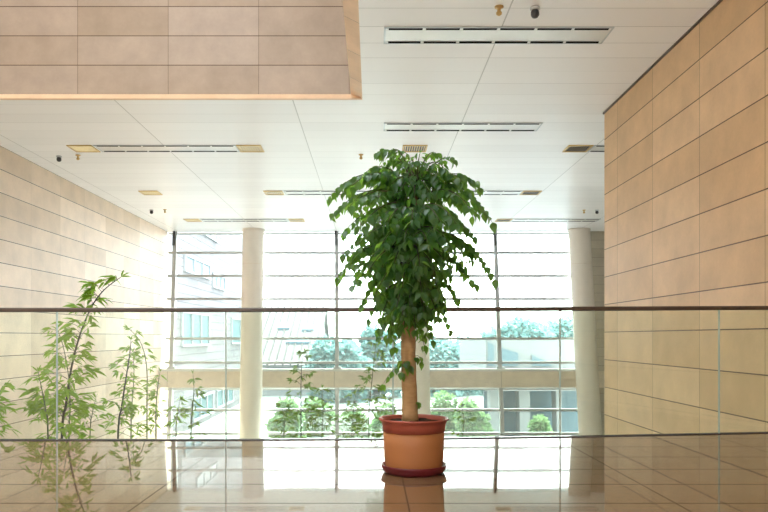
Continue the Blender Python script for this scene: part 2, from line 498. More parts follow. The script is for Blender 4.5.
for (xc, lab) in ((-4.052, 'round cream concrete column in front of the window wall, left of the potted tree'),
                  (1.506, 'round cream concrete column mostly hidden behind the trunk of the potted tree'),
                  (7.08, 'round cream concrete column beside the far corner of the tan stone wall')):
    root = empty('column', (fx(xc, LOW), fy(LOW) - .55, LOW))
    tag(root, lab, 'column', 'round columns along the window wall', 'thing')
    b = MB()
    zs = [LOW + (CEIL - LOW) * k / 20 for k in range(21)]
    o = len(b.v); nseg = 40
    for z in zs:
        for k in range(nseg):
            a = 2 * math.pi * k / nseg
            b.v.append(Vector((fx(xc, z) + .365 * math.cos(a), fy(z) - .55 + .365 * math.sin(a), z)))
    for i in range(20):
        for k in range(nseg):
            p, q = i * nseg + k, i * nseg + (k + 1) % nseg
            b.f.append([p, q, q + nseg, p + nseg]); b.m.append(0); b.sm.append(True)
    b.build('shaft', M['concrete'], root)
    b = MB()
    for z in (CEIL - .07,):
        b.lathe([(.375, 0), (.375, .07)], (fx(xc, z), fy(z) - .55, z), 40)
    b.build('collar', M['concrete'], root)
    b = MB(); z = zpix(266)
    b.lathe([(.3655, -.006), (.368, -.004), (.368, .004), (.3655, .006)], (fx(xc, z), fy(z) - .55, z), 40)
    b.build('joint_ring', M['beam'], root)

# ------------------------------------------------------------------ ceiling fittings
def make_diffuser():
    root = empty('linear_diffuser', (0, 0, CEIL))
    L, W = 2.73, .475
    b = MB(); zz = CEIL
    for (x0, x1, y0, y1) in ((-L / 2, L / 2, -W / 2, -W / 2 + .02), (-L / 2, L / 2, W / 2 - .02, W / 2), (-L / 2, -L / 2 + .02, -W / 2, W / 2), (L / 2 - .02, L / 2, -W / 2, W / 2)):
        b.box((x0, y0, zz - .012), (x1, y1, zz))
    b.build('frame', M['alu'], root)
    b = MB(); b.box((-L / 2 + .02, -W / 2 + .08, zz - .008), (L / 2 - .02, W / 2 - .08, zz)); b.build('mirror_strip', M['mirror'], root)
    b = MB()
    for sy in (-1, 1): b.box((-L / 2 + .02, sy * (W / 2 - .05) - .03, zz - .006), (L / 2 - .02, sy * (W / 2 - .05) + .03, zz))
    b.build('side_panel', M['white_metal'], root)
    for sy in (-1, 1):
        for k in range(6):
            x = -L / 2 + .035 + k * (L - .07) / 6
            b = MB(); yc = sy * (W / 2 - .045); b.box((x + .02, yc - .018, zz - .016), (x + (L - .07) / 6 - .02, yc + .018, zz - .002)); b.build('slot', M['slot'], root)
    return root


def make_vent():
    root = empty('ceiling_vent', (0, 0, CEIL))
    b = MB(); h = .2375
    for (x0, x1, y0, y1) in ((-h, h, -h, -h + .03), (-h, h, h - .03, h), (-h, -h + .03, -h + .03, h - .03), (h - .03, h, -h + .03, h - .03)):
        b.box((x0, y0, CEIL - .02), (x1, y1, CEIL))
    b.build('frame', M['brass'], root)
    b = MB(); b.box((-h + .03, -h + .03, CEIL - .004), (h - .03, h - .03, CEIL)); b.build('backing', M['dark_metal'], root)
    for k in range(9):
        x = -h + .055 + k * .0455
        b = MB()
        b.hexa([(x - .012, -h + .03, CEIL - .018), (x - .008, -h + .03, CEIL - .018), (x - .008, h - .03, CEIL - .018), (x - .012, h - .03, CEIL - .018),
                (x + .008, -h + .03, CEIL - .004), (x + .012, -h + .03, CEIL - .004), (x + .012, h - .03, CEIL - .004), (x + .008, h - .03, CEIL - .004)])
        b.build('slat', M['brass'], root)
    return root


diff, vent = make_diffuser(), make_vent()
rows = (8.7125, 12.5125, 13.9375, 18.2125, 22.4875)
D = ((1.51, 0, 'long mirrored air diffuser with black slots nearest the viewer, under two ceiling detectors'),
     (1.57, 1, 'long mirrored air diffuser with black slots just above the tree top and to its right'),
     (-3.98, 2, 'slotted white air diffuser between two gold vents, high over the cream stone wall'),
     (5.63, 2, 'slotted air diffuser cut off by the tan wall edge, next to a gold vent'),
     (-.86, 3, 'slotted air diffuser running behind the left of the tree crown from a gold vent'),
     (2.43, 3, 'slotted air diffuser emerging right of the tree crown and ending at a gold vent'),
     (-4.0, 4, 'farthest slotted air diffuser between two gold vents above the column left of the tree'),
     (5.76, 4, 'farthest slotted air diffuser above the column beside the tan stone wall'))
for i, (x, r, lab) in enumerate(D):
    o = diff if i == 0 else dup(diff)
    o.location = (x, rows[r], CEIL)
    tag(o, lab, 'air diffuser', 'linear air diffusers in the ceiling')
V = ((-5.62, 2, 'gold grille vent at the left end of the slotted diffuser over the cream stone wall'),
     (-2.37, 2, 'gold grille vent at the right end of the nearest diffuser left of the tree'),
     (.83, 2, 'gold grille vent directly above the top of the tree'),
     (4.01, 2, 'gold grille vent near the top far corner of the tan stone wall'),
     (-5.64, 3, 'gold grille vent alone in the ceiling near the cream stone wall, middle row'),
     (-2.5, 3, 'gold grille vent just left of the tree crown, a diffuser running from it'),
     (4.04, 3, 'gold grille vent right of the tree crown at the end of a diffuser'),
     (-5.64, 4, 'small distant gold grille vent at the top of the leftmost window mullion'),
     (-2.37, 4, 'small distant gold grille vent above the column left of the tree'),
     (4.14, 4, 'small distant gold grille vent right of the tree, above the window transoms'))
for i, (x, r, lab) in enumerate(V):
    o = vent if i == 0 else dup(vent)
    o.location = (x, rows[r], CEIL)
    tag(o, lab, 'vent', 'gold ceiling vents')


def make_sprinkler():
    root = empty('ceiling_sprinkler', (0, 0, CEIL))
    b = MB(); b.lathe([(.05, .004), (.05, -.012), (.02, -.02), (.02, -.05)], (0, 0, CEIL), 20); b.build('escutcheon', M['brass'], root, fix=True)
    b = MB(); b.lathe([(.014, -.05), (.032, -.065), (.032, -.085), (.012, -.1)], (0, 0, CEIL), 20); b.build('nozzle', M['brass'], root, fix=True)
    return root


def make_detector():
    root = empty('smoke_detector', (0, 0, CEIL))
    b = MB(); b.lathe([(.055, .004), (.055, -.02), (.045, -.03)], (0, 0, CEIL), 24); b.build('base', M['alu'], root, fix=True)
    b = MB(); b.lathe([(.036, -.03), (.046, -.05), (.046, -.085), (.03, -.11), (.012, -.115)], (0, 0, CEIL), 24); b.build('sensor_head', M['dark_metal'], root, fix=True)
    return root


spr, det = make_sprinkler(), make_detector()
def ceil_at(px, py):
    d = (CEIL - .06 - EYE) * F / (CY - py); return Vector(((px - CX) * d / F, d, CEIL))
for i, (px, py, lab) in enumerate(((499, 12, 'gold fire sprinkler above the nearest mirrored diffuser'), (78, 158, 'gold fire sprinkler below the gold vent by the cream stone wall'),
                                   (361, 157.5, 'gold fire sprinkler left of the top of the tree'), (165, 211.5, 'small gold fire sprinkler above the leftmost window mullion'),
                                   (584, 212, 'small gold fire sprinkler above the column next to the tan wall'))):
    o = spr if i == 0 else dup(spr); o.location = ceil_at(px, py); tag(o, lab, 'sprinkler', 'fire sprinklers in the ceiling')
for i, (px, py, lab) in enumerate(((535, 13, 'dark smoke detector above the nearest mirrored diffuser'), (59, 159, 'dark smoke detector near the top of the cream stone wall'),
                                   (381, 158, 'dark smoke detector at the top left twigs of the tree'), (151.5, 212, 'small dark smoke detector near the far end of the cream wall'),
                                   (597, 212, 'small dark smoke detector beside the far edge of the tan wall'))):
    o = det if i == 0 else dup(det); o.location = ceil_at(px, py); tag(o, lab, 'smoke detector', 'smoke detectors in the ceiling')

# ------------------------------------------------------------------ glass balustrade
root = empty('glass_balustrade', joints[3].xy.to_3d())
tag(root, 'frameless glass balustrade with a brown wooden handrail behind the potted tree', 'balustrade')
for i in range(len(joints) - 1):
    a, c = joints[i], joints[i + 1]
    u = (c - a); u.z = 0; u.normalize(); n2 = Vector((-u.y, u.x, 0))
    a2, c2 = a + u * .006, c - u * .006
    h = .006
    b = MB()
    b.hexa([Vector((p.x, p.y, .005)) + n2 * s for p, s in ((a2, -h), (c2, -h), (c2, h), (a2, h))] +
           [Vector((p.x, p.y, p.z - .012)) + n2 * s for p, s in ((a2, -h), (c2, -h), (c2, h), (a2, h))], 0, 1)
    b.build('glass_panel', [M['glass_guard'], M['glass_edge']], root, fix=True)
    if i:
        b = MB(); b.box((a.x - .0055, a.y - .007, .005), (a.x + .0055, a.y + .007, a.z - .016)); b.build('joint_seal', M['glass_edge'], root)
b = MB()
prof = [(-.03, -.012), (-.03, .010), (-.022, .018), (.022, .018), (.03, .010), (.03, -.012), (.022, -.018), (-.022, -.018)]
for i, j in enumerate(joints):
    for p in prof: b.v.append(Vector((j.x, j.y + p[0], j.z + p[1])))
for i in range(len(joints) - 1):
    for k in range(8):
        p, q = i * 8 + k, i * 8 + (k + 1) % 8
        b.f.append([p, q, q + 8, p + 8]); b.m.append(0); b.sm.append(False)
b.f += [list(range(8)), [len(b.v) - 8 + k for k in range(8)]]; b.m += [0, 0]; b.sm += [False, False]
b.build('handrail', M['wood_rail'], root, fix=True)
b = MB()
for i in range(len(joints) - 1):
    a, c = joints[i], joints[i + 1]
    for s0, s1 in ((-.022, -.0065), (.0065, .022)):
        b.hexa([(a.x, a.y + s0, 0), (c.x, c.y + s0, 0), (c.x, c.y + s1, 0), (a.x, a.y + s1, 0),
                (a.x, a.y + s0, .007), (c.x, c.y + s0, .007), (c.x, c.y + s1, .007), (a.x, a.y + s1, .007)])
    b.hexa([(a.x, a.y - .0065, 0), (c.x, c.y - .0065, 0), (c.x, c.y + .0065, 0), (a.x, a.y + .0065, 0),
            (a.x, a.y - .0065, .004), (c.x, c.y - .0065, .004), (c.x, c.y + .0065, .004), (a.x, a.y + .0065, .004)])
b.build('floor_channel', M['dark_metal'], root, fix=True)

# ------------------------------------------------------------------ potted tree
TD = 4.56
TX = (413.8 - CX) * TD / F
PT = Vector((TX, TD, 0))
b = MB()
b.lathe([(.178, 0), (.186, .004), (.20, .018), (.209, .044), (.211, .052), (.205, .054), (.198, .046), (.186, .016), (.17, .012), (0.001, .012)], PT, 64)
so = b.build('plant_saucer', M['saucer'], origin=PT, fix=True)
tag(so, 'dark red round saucer on the shiny floor under the terracotta pot', 'saucer')

tree = empty('potted_tree', PT + Vector((0, 0, .0125)))
tag(tree, 'tall leafy tree with one thick tan trunk in a terracotta pot before the glass balustrade', 'potted plant')
b = MB()
b.lathe([(.14, .0125), (.162, .014), (.175, .026), (.184, .055), (.189, .10), (.1925, .18), (.1945, .268), (.18, .268), (.17, .06), (.001, .05)], PT, 72)
pot = b.build('pot', M['terracotta'], tree, fix=True)
b = MB()
b.lathe([(.194, .262), (.1985, .262), (.2015, .30), (.208, .325), (.2225, .334), (.2235, .341), (.219, .346), (.208, .344), (.199, .334), (.192, .30), (.19, .262), (.194, .262)], PT, 72)
b.build('pot_rim', M['red_clay'], pot, fix=True)
b = MB()
prof = [(.192, .30), (.192, .314)] + [(.192 * (1 - k / 9), .316 + .012 * math.sin(k * .35)) for k in range(0, 9)]
b.lathe(prof, PT, 48)
for v in b.v:
    if v.z > .31: v.z += .012 * noise.noise(v * 22)
b.build('soil', M['soil'], tree, fix=True)

# trunk, slightly crooked
tr_px = [(410.0, 421), (409.6, 400), (408.8, 380), (408.6, 360), (408.3, 340), (408, 320), (408.5, 300), (409.5, 280), (411, 262), (411.5, 245), (412.5, 228), (414, 212), (415, 200), (416, 188), (417, 176)]
tr_r = [.054, .049, .0475, .046, .047, .046, .045, .044, .042, .038, .033, .026, .018, .012, .006]
tpts, trad = [], []
for i in range(len(tr_px) - 1):
    for k in range(3):
        f = k / 3
        a, c = tr_px[i], tr_px[i + 1]
        tpts.append(P(a[0] + (c[0] - a[0]) * f, a[1] + (c[1] - a[1]) * f, TD)); trad.append(tr_r[i] + (tr_r[i + 1] - tr_r[i]) * f)
tpts.append(P(*tr_px[-1], TD)); trad.append(tr_r[-1])
b = MB(); b.tube(tpts, trad, 24)
for v in b.v:
    w = noise.noise(v * 14) * .0035
    c0 = Vector((TX - .03, TD, v.z)); d0 = (v - c0); d0.z = 0
    if d0.length > 0: v += d0.normalized() * w
b.build('trunk', M['trunk'], tree, fix=True)


def trunk_at(py):
    for i in range(len(tr_px) - 1):
        if tr_px[i + 1][1] <= py <= tr_px[i][1]:
            f = (tr_px[i][1] - py) / (tr_px[i][1] - tr_px[i + 1][1])
            return P(tr_px[i][0] + (tr_px[i + 1][0] - tr_px[i][0]) * f, py, TD)
    return P(*tr_px[-1], TD)


def leaf(b, base, d, up, L, W, droop=.35):
    """an ovate pointed leaf folded along its midrib and curling down"""
    d = d.normalized(); side = d.cross(up)
    if side.length < 1e-3: side = d.cross(Vector((1, 0, 0)))
    side.normalize(); nrm = side.cross(d).normalized()
    ts = (0, .16, .38, .62, .84, 1.0); ws = (.0, .62, 1.0, .78, .30, 0)
    mid, lf, rt = [], [], []
    for t, w in zip(ts, ws):
        c = base + d * (L * t) - nrm * (droop * L * t * t)
        mid.append(c); e = nrm * (W * .5 * w * .32)
        lf.append(c - side * (W * .5 * w) + e); rt.append(c + side * (W * .5 * w) + e)
    o = len(b.v)
    b.v += mid + lf[1:5] + rt[1:5]
    def add(*f): b.f.append([o + i for i in f]); b.m.append(0); b.sm.append(True)
    add(0, 1, 6); add(0, 10, 1)
    for i in range(1, 4):
        add(i, i + 1, 6 + i, 5 + i); add(i + 1, i, 9 + i, 10 + i)
    add(4, 5, 9); add(5, 4, 13)


LV, BR, CUR = MB(), [], [0]
UP = Vector((0, 0, 1))


def spray(start, ctrl, tip, step=.027, lf=1.0, r0=.007, first=.22, subs=True, both=True):
    """one drooping branch: a thin stem with pointed leaves hanging in pairs"""
    Lb = (ctrl - start).length * .55 + (tip - ctrl).length * .75
    n = max(5, int(Lb / step))
    pts = []
    for k in range(n + 1):
        t = k / n
        pts.append(start * (1 - t) ** 2 + ctrl * (2 * t * (1 - t)) + tip * t * t)
    bb = MB(); bb.tube(pts, [r0 * (1 - .8 * k / n) for k in range(n + 1)], 5)
    BR.append((bb, CUR[0]))
    for k in range(1, n + 1):
        t = k / n
        if t < first: continue
        dirn = (pts[k] - pts[k - 1]).normalized()
        side = dirn.cross(UP)
        if side.length < .15: side = Vector((R.uniform(-1, 1), R.uniform(-1, 1), 0))
        side.normalize()
        for sg in ((-1, 1) if both else (R.choice((-1, 1)),)):
            if R.random() < .03: continue
            L = lf * R.uniform(.056, .080) * (1 - .08 * t)
            d = dirn * R.uniform(.15, .65) + side * sg * R.uniform(.4, 1.1) - UP * R.uniform(.25, 1.2)
            off = side * sg * R.uniform(.006, .02) + Vector((0, 0, R.uniform(-.012, .004)))
            up = UP * .6 + side * sg * R.uniform(-.2, .5) + Vector((R.uniform(-.4, .4), R.uniform(-.8, .2), 0))
            leaf(LV, pts[k] + off, d, up, L, L * R.uniform(.56, .72), R.uniform(.1, .45))
        if subs and .2 < t < .65 and R.random() < .3 and Lb > .22:
            sg = R.choice((-1, 1))
            l2 = R.uniform(.08, .17)
            tip2 = pts[k] + (dirn * .5 + side * sg * .8 - UP * R.uniform(.1, .6)).normalized() * l2
            spray(pts[k], pts[k] + (tip2 - pts[k]) * .5 + UP * .02, tip2, step, lf * .92, .003, .15, False)
    d = (pts[-1] - pts[-2]).normalized() - UP * .5
    L = lf * R.uniform(.045, .06); leaf(LV, pts[-1], d, UP + side * .3, L, L * .55)


# (start height on trunk px, tip px, tip depth offset, arch in px, leaf scale)
SP = [  # crown top
    (204, 378, 153, .05, 26, .8), (203, 392, 150, -.10, 22, .8), (202, 405, 152, .12, 12, .75), (201, 420, 153, -.05, 10, .8), (201, 436, 153, .08, 14, .85),
    (202, 455, 160, -.06, 22, .8), (203, 366, 172, -.15, 24, .9), (203, 444, 168, -.2, 18, .9), (202, 410, 163, -.22, 14, .9), (203, 430, 166, .2, 14, .9), (203, 388, 166, .2, 18, .9),
    # high arching sides
    (206, 331, 196, .02, 34, 1.0), (208, 352, 186, -.22, 28, 1), (206, 479, 187, .0, 30, 1.05), (207, 462, 182, -.24, 24, 1), (210, 345, 192, .26, 26, .95), (208, 468, 190, .25, 24, .95),
    (214, 333, 214, .05, 26, 1.0), (212, 350, 206, -.3, 22, 1), (216, 492, 222, .0, 36, 1.05), (214, 470, 208, -.28, 26, 1), (212, 474, 214, .28, 26, 1), (214, 356, 212, .3, 20, 1),
    (224, 345, 231, -.08, 22, .95), (222, 362, 226, -.34, 20, 1), (226, 474, 236, -.05, 24, 1), (222, 456, 224, -.36, 22, 1), (224, 440, 222, -.4, 16, 1), (224, 388, 222, -.4, 16, 1), (224, 412, 220, -.42, 14, 1),
    (236, 344, 254, .03, 26, 1), (232, 358, 246, -.28, 22, 1), (238, 468, 252, .1, 22, 1), (234, 450, 246, -.32, 20, 1), (240, 494, 280, .0, 40, 1.05), (236, 404, 242, -.4, 16, 1), (236, 428, 244, -.4, 16, 1), (236, 382, 244, -.36, 18, 1),
    (248, 338, 277, .02, 28, .95), (246, 352, 285, -.10, 26, 1), (250, 368, 272, -.26, 20, 1), (250, 448, 268, -.24, 20, 1), (252, 474, 284, .05, 24, 1), (250, 394, 264, -.36, 18, 1), (250, 420, 266, -.38, 18, 1), (252, 436, 276, -.3, 18, 1),
    (250, 350, 262, .25, 24, 1), (244, 462, 266, .25, 22, 1), (246, 372, 262, .33, 18, 1), (244, 446, 258, .34, 18, 1),
    (268, 362, 304, .0, 26, .95), (266, 376, 294, -.2, 22, 1), (266, 456, 298, .0, 22, 1), (266, 440, 294, -.2, 20, 1), (264, 402, 288, -.3, 16, 1), (264, 422, 292, -.3, 16, 1), (262, 386, 282, .28, 18, 1), (262, 438, 284, .28, 18, 1),
    (284, 369, 318, .0, 22, .9), (282, 382, 316, -.15, 20, .95), (284, 450, 330, .0, 26, .95), (282, 438, 316, -.15, 20, .95), (280, 396, 310, -.22, 14, 1), (280, 424, 312, -.22, 14, 1), (284, 416, 308, .25, 12, .9),
    (298, 379, 337, .0, 20, .95), (296, 390, 334, -.12, 18, .95), (300, 433, 340, .0, 18, .95), (298, 428, 332, -.12, 16, .95), (296, 404, 328, -.17, 12, .95), (296, 416, 330, -.17, 12, .95), (300, 395, 346, -.05, 14, .9), (304, 424, 345, .05, 14, .9),
]
for (sy, tx, ty, dd, arch, lf) in SP:
    s = trunk_at(min(421, max(178, sy - (R.uniform(4, 24) if sy < 226 else 0))))
    tip = P(tx, ty, TD + dd)
    tx2 = tx + (R.uniform(-2, 2))
    mid = s.lerp(tip, .55)
    ctrl = mid + UP * (arch * 1.25 * TD / F)
    CUR[0] += 1
    spray(s, ctrl, tip, lf=lf)
NB = CUR[0]; CUR[0] = 0
for (tx, ty, dd) in ((402, 190, -.16), (428, 192, -.18), (414, 198, -.22), (392, 184, -.14), (440, 182, -.14), (418, 180, -.12), (406, 176, .12), (426, 174, .1)):
    s = trunk_at(192); tip = P(tx, ty, TD + dd)
    spray(s, s.lerp(tip, .5) + UP * .13, tip, lf=.95)
# inner fill: short sprays in every direction around the upper trunk
for k in range(52):
    py = R.uniform(206, 318)
    s = trunk_at(py)
    az = R.uniform(0, 2 * math.pi)
    wide = .36 if py < 275 else .36 - (py - 275) / 45 * .2
    ln = R.uniform(.35, 1) * wide
    tip = s + Vector((math.cos(az) * ln, math.sin(az) * ln, -R.uniform(.02, .2)))
    spray(s, s.lerp(tip, .5) + UP * R.uniform(.05, .14), tip, lf=1.0)
for k in range(24):
    s = trunk_at(R.uniform(184, 226))
    az = R.uniform(0, 2 * math.pi); ln = R.uniform(.08, .26)
    tip = s + Vector((math.cos(az) * ln, math.sin(az) * ln, R.uniform(-.10, .07)))
    spray(s, s.lerp(tip, .55) + UP * R.uniform(.06, .16), tip, lf=1.0)
# two little shoots low on the trunk
spray(trunk_at(366), P(398, 358, TD - .06), P(383, 384, TD - .02), step=.03, lf=.95, r0=.004, first=.1, subs=False, both=False)
spray(trunk_at(370), P(402, 352, TD - .09), P(402, 372, TD - .08), step=.03, lf=.95, r0=.004, first=.1, subs=False)
spray(trunk_at(362), P(418, 350, TD - .02), P(421, 360, TD - .02), step=.03, lf=.8, r0=.003, first=.3, subs=False, both=False)
spray(trunk_at(412), P(418, 398, TD - .02), P(419, 404, TD - .02), step=.03, lf=.6, r0=.003, first=.3, subs=False, both=False)
for q in range(NB + 1):
    stems = MB()
    for bb, c in BR:
        if c != q: continue
        o = len(stems.v); stems.v += bb.v; stems.f += [[k + o for k in f] for f in bb.f]; stems.m += bb.m; stems.sm += bb.sm
    ob = stems.build('branch' if q else 'inner_twigs', M['twig'], tree)
    if not q: ob['kind'] = 'stuff'
LV.build('foliage', M['leaf'], tree)

# ------------------------------------------------------------------ bamboo on the lower floor
def blade(b, base, d, L, W):
    d = d.normalized(); side = d.cross(UP)
    if side.length < .05: side = Vector((1, 0, 0))
    side.normalize(); a = R.uniform(-1.2, 1.2)
    nrm = side.cross(d); side = side * math.cos(a) + nrm * math.sin(a); nrm = side.cross(d)
    o = len(b.v)
    p = [base, base + d * L * .35 - UP * L * .03, base + d * L * .7 - UP * L * .1, base + d * L - UP * L * .22]
    b.v += [p[0], p[1], p[2], p[3], p[1] - side * W * .5 + nrm * W * .15, p[2] - side * W * .33 + nrm * W * .1, p[1] + side * W * .5 + nrm * W * .15, p[2] + side * W * .33 + nrm * W * .1]
    for f in ((0, 1, 4), (1, 2, 5, 4), (2, 3, 5), (1, 0, 6), (2, 1, 6, 7), (3, 2, 7)):
        b.f.append([o + i for i in f]); b.m.append(0); b.sm.append(True)


def bamboo(px, d, label, lf, ybot=437, r=.011, density=1.0, leafL=.12, mat='bamboo_leaf', cm='culm', spread=.22, lowest=0.0, droop=0):
    """culm following the pixels px (bottom to tip) at distance d, growing from the lower floor"""
    pts = [P(x, y, d + dd) for (x, y, dd) in px]
    dirn = (pts[0] - pts[1]); 
    g = pts[0].copy(); g.z = LOW; g.x += .35 * dirn.x / max(.05, -dirn.z) * (-(pts[0].z - LOW)) * -.3
    path = [g, g.lerp(pts[0], .5) + Vector((0, 0, 0))] + pts
    # smooth resample
    sm = []
    for i in range(len(path) - 1):
        p0, p1, p2, p3 = path[max(0, i - 1)], path[i], path[i + 1], path[min(len(path) - 1, i + 2)]
        for k in range(7):
            t = k / 7
            sm.append(.5 * ((2 * p1) + (p2 - p0) * t + (2 * p0 - 5 * p1 + 4 * p2 - p3) * t * t + (3 * p1 - p0 - 3 * p2 + p3) * t ** 3))
    sm.append(path[-1])
    root = empty('bamboo', g); tag(root, label, 'bamboo', 'bamboo beyond the glass balustrade')
    b = MB(); n = len(sm); b.tube(sm, [max(.0025, r * (1 - .8 * (k / n) ** 1.5)) for k in range(n)], 6)
    b.build('culm', M[cm], root)
    T, L = MB(), MB()
    zb = pts[0].z
    top_z = pts[-1].z
    vis = [p for p in sm if p.z > zb - .25]
    m = int(lf * density * 1.15)
    for k in range(m):
        f = (k + R.random()) / m
        f = lowest + (1 - lowest) * f ** 1.35
        if f > .72 and R.random() < .55: continue
        p = vis[min(len(vis) - 1, int(f * (len(vis) - 1)))]
        az = R.uniform(0, 2 * math.pi)
        ln = spread * R.uniform(.35, 1.1) * (1.05 - .75 * f)
        dv_ = Vector((math.cos(az), math.sin(az) * .8, R.uniform(.15, .9) - droop)).normalized()
        q = p + dv_ * ln
        mid = p.lerp(q, .5) + UP * .02
        T.tube([p, mid, q], [.0028, .002, .0012], 4, caps=False)
        for (c, cnt) in ((q, R.randint(3, 6)), (mid, R.randint(1, 3))):
            for j in range(cnt):
                a2 = az + R.uniform(-1.3, 1.3)
                dd = Vector((math.cos(a2), math.sin(a2), R.uniform(-.7, .45)))
                l = leafL * R.uniform(.75, 1.3)
                blade(L, c + dv_ * R.uniform(-.02, .02), dd, l, l * .25)
    for j in range(5):
        dd = (sm[-1] - sm[-4]).normalized() + Vector((R.uniform(-.7, .7), R.uniform(-.7, .7), R.uniform(-.5, .2)))
        blade(L, sm[-1], dd, leafL * .9, leafL * .15)
    T.build('twigs', M[cm], root); L.build('foliage', M[mat], root)
    return root


bamboo([(62, 437, 0), (66, 405, 0), (71, 370, 0), (79, 338, 0), (91, 308, 0), (104, 290, 0), (121, 277, 0)], 7.6,
       'tallest dark-stemmed bamboo leaning right and rising above the handrail at the left', 62, r=.016, cm='culm_dark', leafL=.13, spread=.32, lowest=.0)
bamboo([(69, 437, 0), (70, 410, 0), (69, 380, 0), (64, 350, 0), (58, 330, 0)], 8.5, 'shorter bamboo tangled behind the tall dark-stemmed one, by the leftmost glass joint', 42, leafL=.12, spread=.34)
bamboo([(48, 437, 0), (46, 412, 0), (42, 390, 0), (38, 372, 0)], 7.0, 'low leafy bamboo left of the leftmost glass joint', 22, leafL=.12, spread=.22)
bamboo([(90, 437, .1), (92, 415, 0), (96, 398, 0)], 9.2, 'low bamboo clump right of the tall dark-stemmed bamboo', 18, leafL=.12, spread=.24)
bamboo([(-14, 437, 0), (-10, 412, 0), (-3, 395, 0), (6, 386, 0)], 7.7, 'bamboo tip leaning into view at the far left edge', 16, leafL=.12, spread=.26)
bamboo([(118, 437, 0), (122, 405, 0), (127, 372, 0), (130, 352, 0), (131, 340, 0)], 8.6, 'dark-stemmed bamboo, second tall one from the left, beside the cream wall end', 34, r=.014, cm='culm_dark', leafL=.105, spread=.24)
bamboo([(131, 437, 0), (132, 405, 0), (134, 375, 0), (133, 352, 0)], 9.4, 'leafy bamboo just right of the second dark stem', 26, leafL=.10, spread=.22)
bamboo([(147, 437, 0), (147, 405, 0), (147, 372, 0), (144, 352, 0), (138, 338, 0), (128, 328, 0)], 10.1, 'bamboo with a tip arching left, in front of the left end of the cream beam', 26, leafL=.10, spread=.17)
bamboo([(156, 437, 0), (156, 410, 0), (158, 385, 0), (160, 372, 0)], 9.0, 'thin bamboo standing at the left end of the cream beam', 16, leafL=.10, spread=.18)
bamboo([(176, 437, 0), (177, 418, 0), (180, 400, 0)], 9.9, 'low bamboo in front of the leftmost window mullion', 16, leafL=.10, spread=.2)
bamboo([(191, 437, 0), (192, 412, 0), (194, 392, 0), (193, 374, 0)], 8.7, 'sparse bamboo in front of the cream beam, left of the left column', 14, leafL=.095, spread=.24, mat='bamboo_leaf_pale')
bamboo([(301, 437, 0), (301, 410, 0), (301, 385, 0), (302, 362, 0), (305, 352, 0)], 11, 'pale bamboo left of the middle mullion with a bare tip above the beam', 48, leafL=.10, spread=.3, mat='bamboo_leaf_pale', cm='culm_dark')
bamboo([(322, 437, 0), (323, 412, 0), (322, 388, 0)], 12.0, 'short pale bamboo next to the middle mullion, on its left', 36, leafL=.10, spread=.28, mat='bamboo_leaf_pale')
bamboo([(284, 437, 0), (284, 418, 0), (281, 400, 0)], 11.4, 'short pale bamboo nearest the left column', 26, leafL=.10, spread=.28, mat='bamboo_leaf_pale')
bamboo([(369, 437, 0), (369, 410, 0), (372, 380, 0), (375, 352, 0), (376, 343, 0)], 11, 'tall pale bamboo between the middle mullion and the tree trunk', 48, leafL=.10, spread=.34, mat='bamboo_leaf_pale')
bamboo([(352, 437, 0), (353, 415, 0), (356, 392, 0)], 12.1, 'short pale bamboo just right of the middle mullion', 32, leafL=.10, spread=.28, mat='bamboo_leaf_pale')
bamboo([(385, 437, 0), (386, 412, 0), (385, 390, 0)], 13, 'short pale bamboo partly hidden by the terracotta pot, left side', 28, leafL=.10, spread=.26, mat='bamboo_leaf_pale')
bamboo([(463, 437, 0), (464, 420, 0), (462, 406, 0)], 12, 'short pale bamboo seen right of the terracotta pot', 9, leafL=.10, spread=.26, mat='bamboo_leaf_pale')

# ------------------------------------------------------------------ outside
b = MB(); b.box((-90, 25.5, LOW - .4), (90, 140, LOW - .1))
tag(b.build('ground', M['ground']), kind='structure')

# white brick house along the left
GX = -9.0
root = empty('brick_house', (GX, 32, LOW - .1))
tag(root, 'white brick building with teal windows outside, behind the left window bay', 'building')
b = MB(); b.box((GX - 7, 26.5, LOW - .1), (GX, 58, 9.5)); b.build('wall', M['white_brick'], root)
b = MB(); b.box((GX - 7.2, 26.3, 9.5), (GX + .25, 58.2, 9.8)); b.build('roof', M['ext_white'], root)
for (x0, x1, z0, z1, mt) in ((181, 208, .5, 2.0, 'ext_teal'), (231, 254, .5, 2.0, 'ext_teal'), (184, 209, 4.1, 4.75, 'ext_glass'), (212, 224, 3.75, 4.4, 'ext_glass'), (192, 212, -3.3, -2.3, 'ext_teal'), (216, 232, -3.2, -2.3, 'ext_teal'), (196, 216, 6.4, 7.0, 'ext_white')):
    d0, d1 = -GX * F / (CX - x0), -GX * F / (CX - x1)
    b = MB(); b.box((GX - .02, d0 - .1, z0 - .1), (GX + .12, d1 + .1, z0)); b.box((GX - .02, d0 - .1, z1), (GX + .12, d1 + .1, z1 + .1))
    for k in range(4):
        y = d0 + (d1 - d0) * k / 3; b.box((GX - .02, y - .06, z0), (GX + .1, y + .06, z1))
    wf = b.build('window_frame', M['ext_white'], root)
    b = MB(); b.box((GX - .02, d0, z0), (GX + .03, d1, z1)); b.build('window_pane', M[mt], wf)

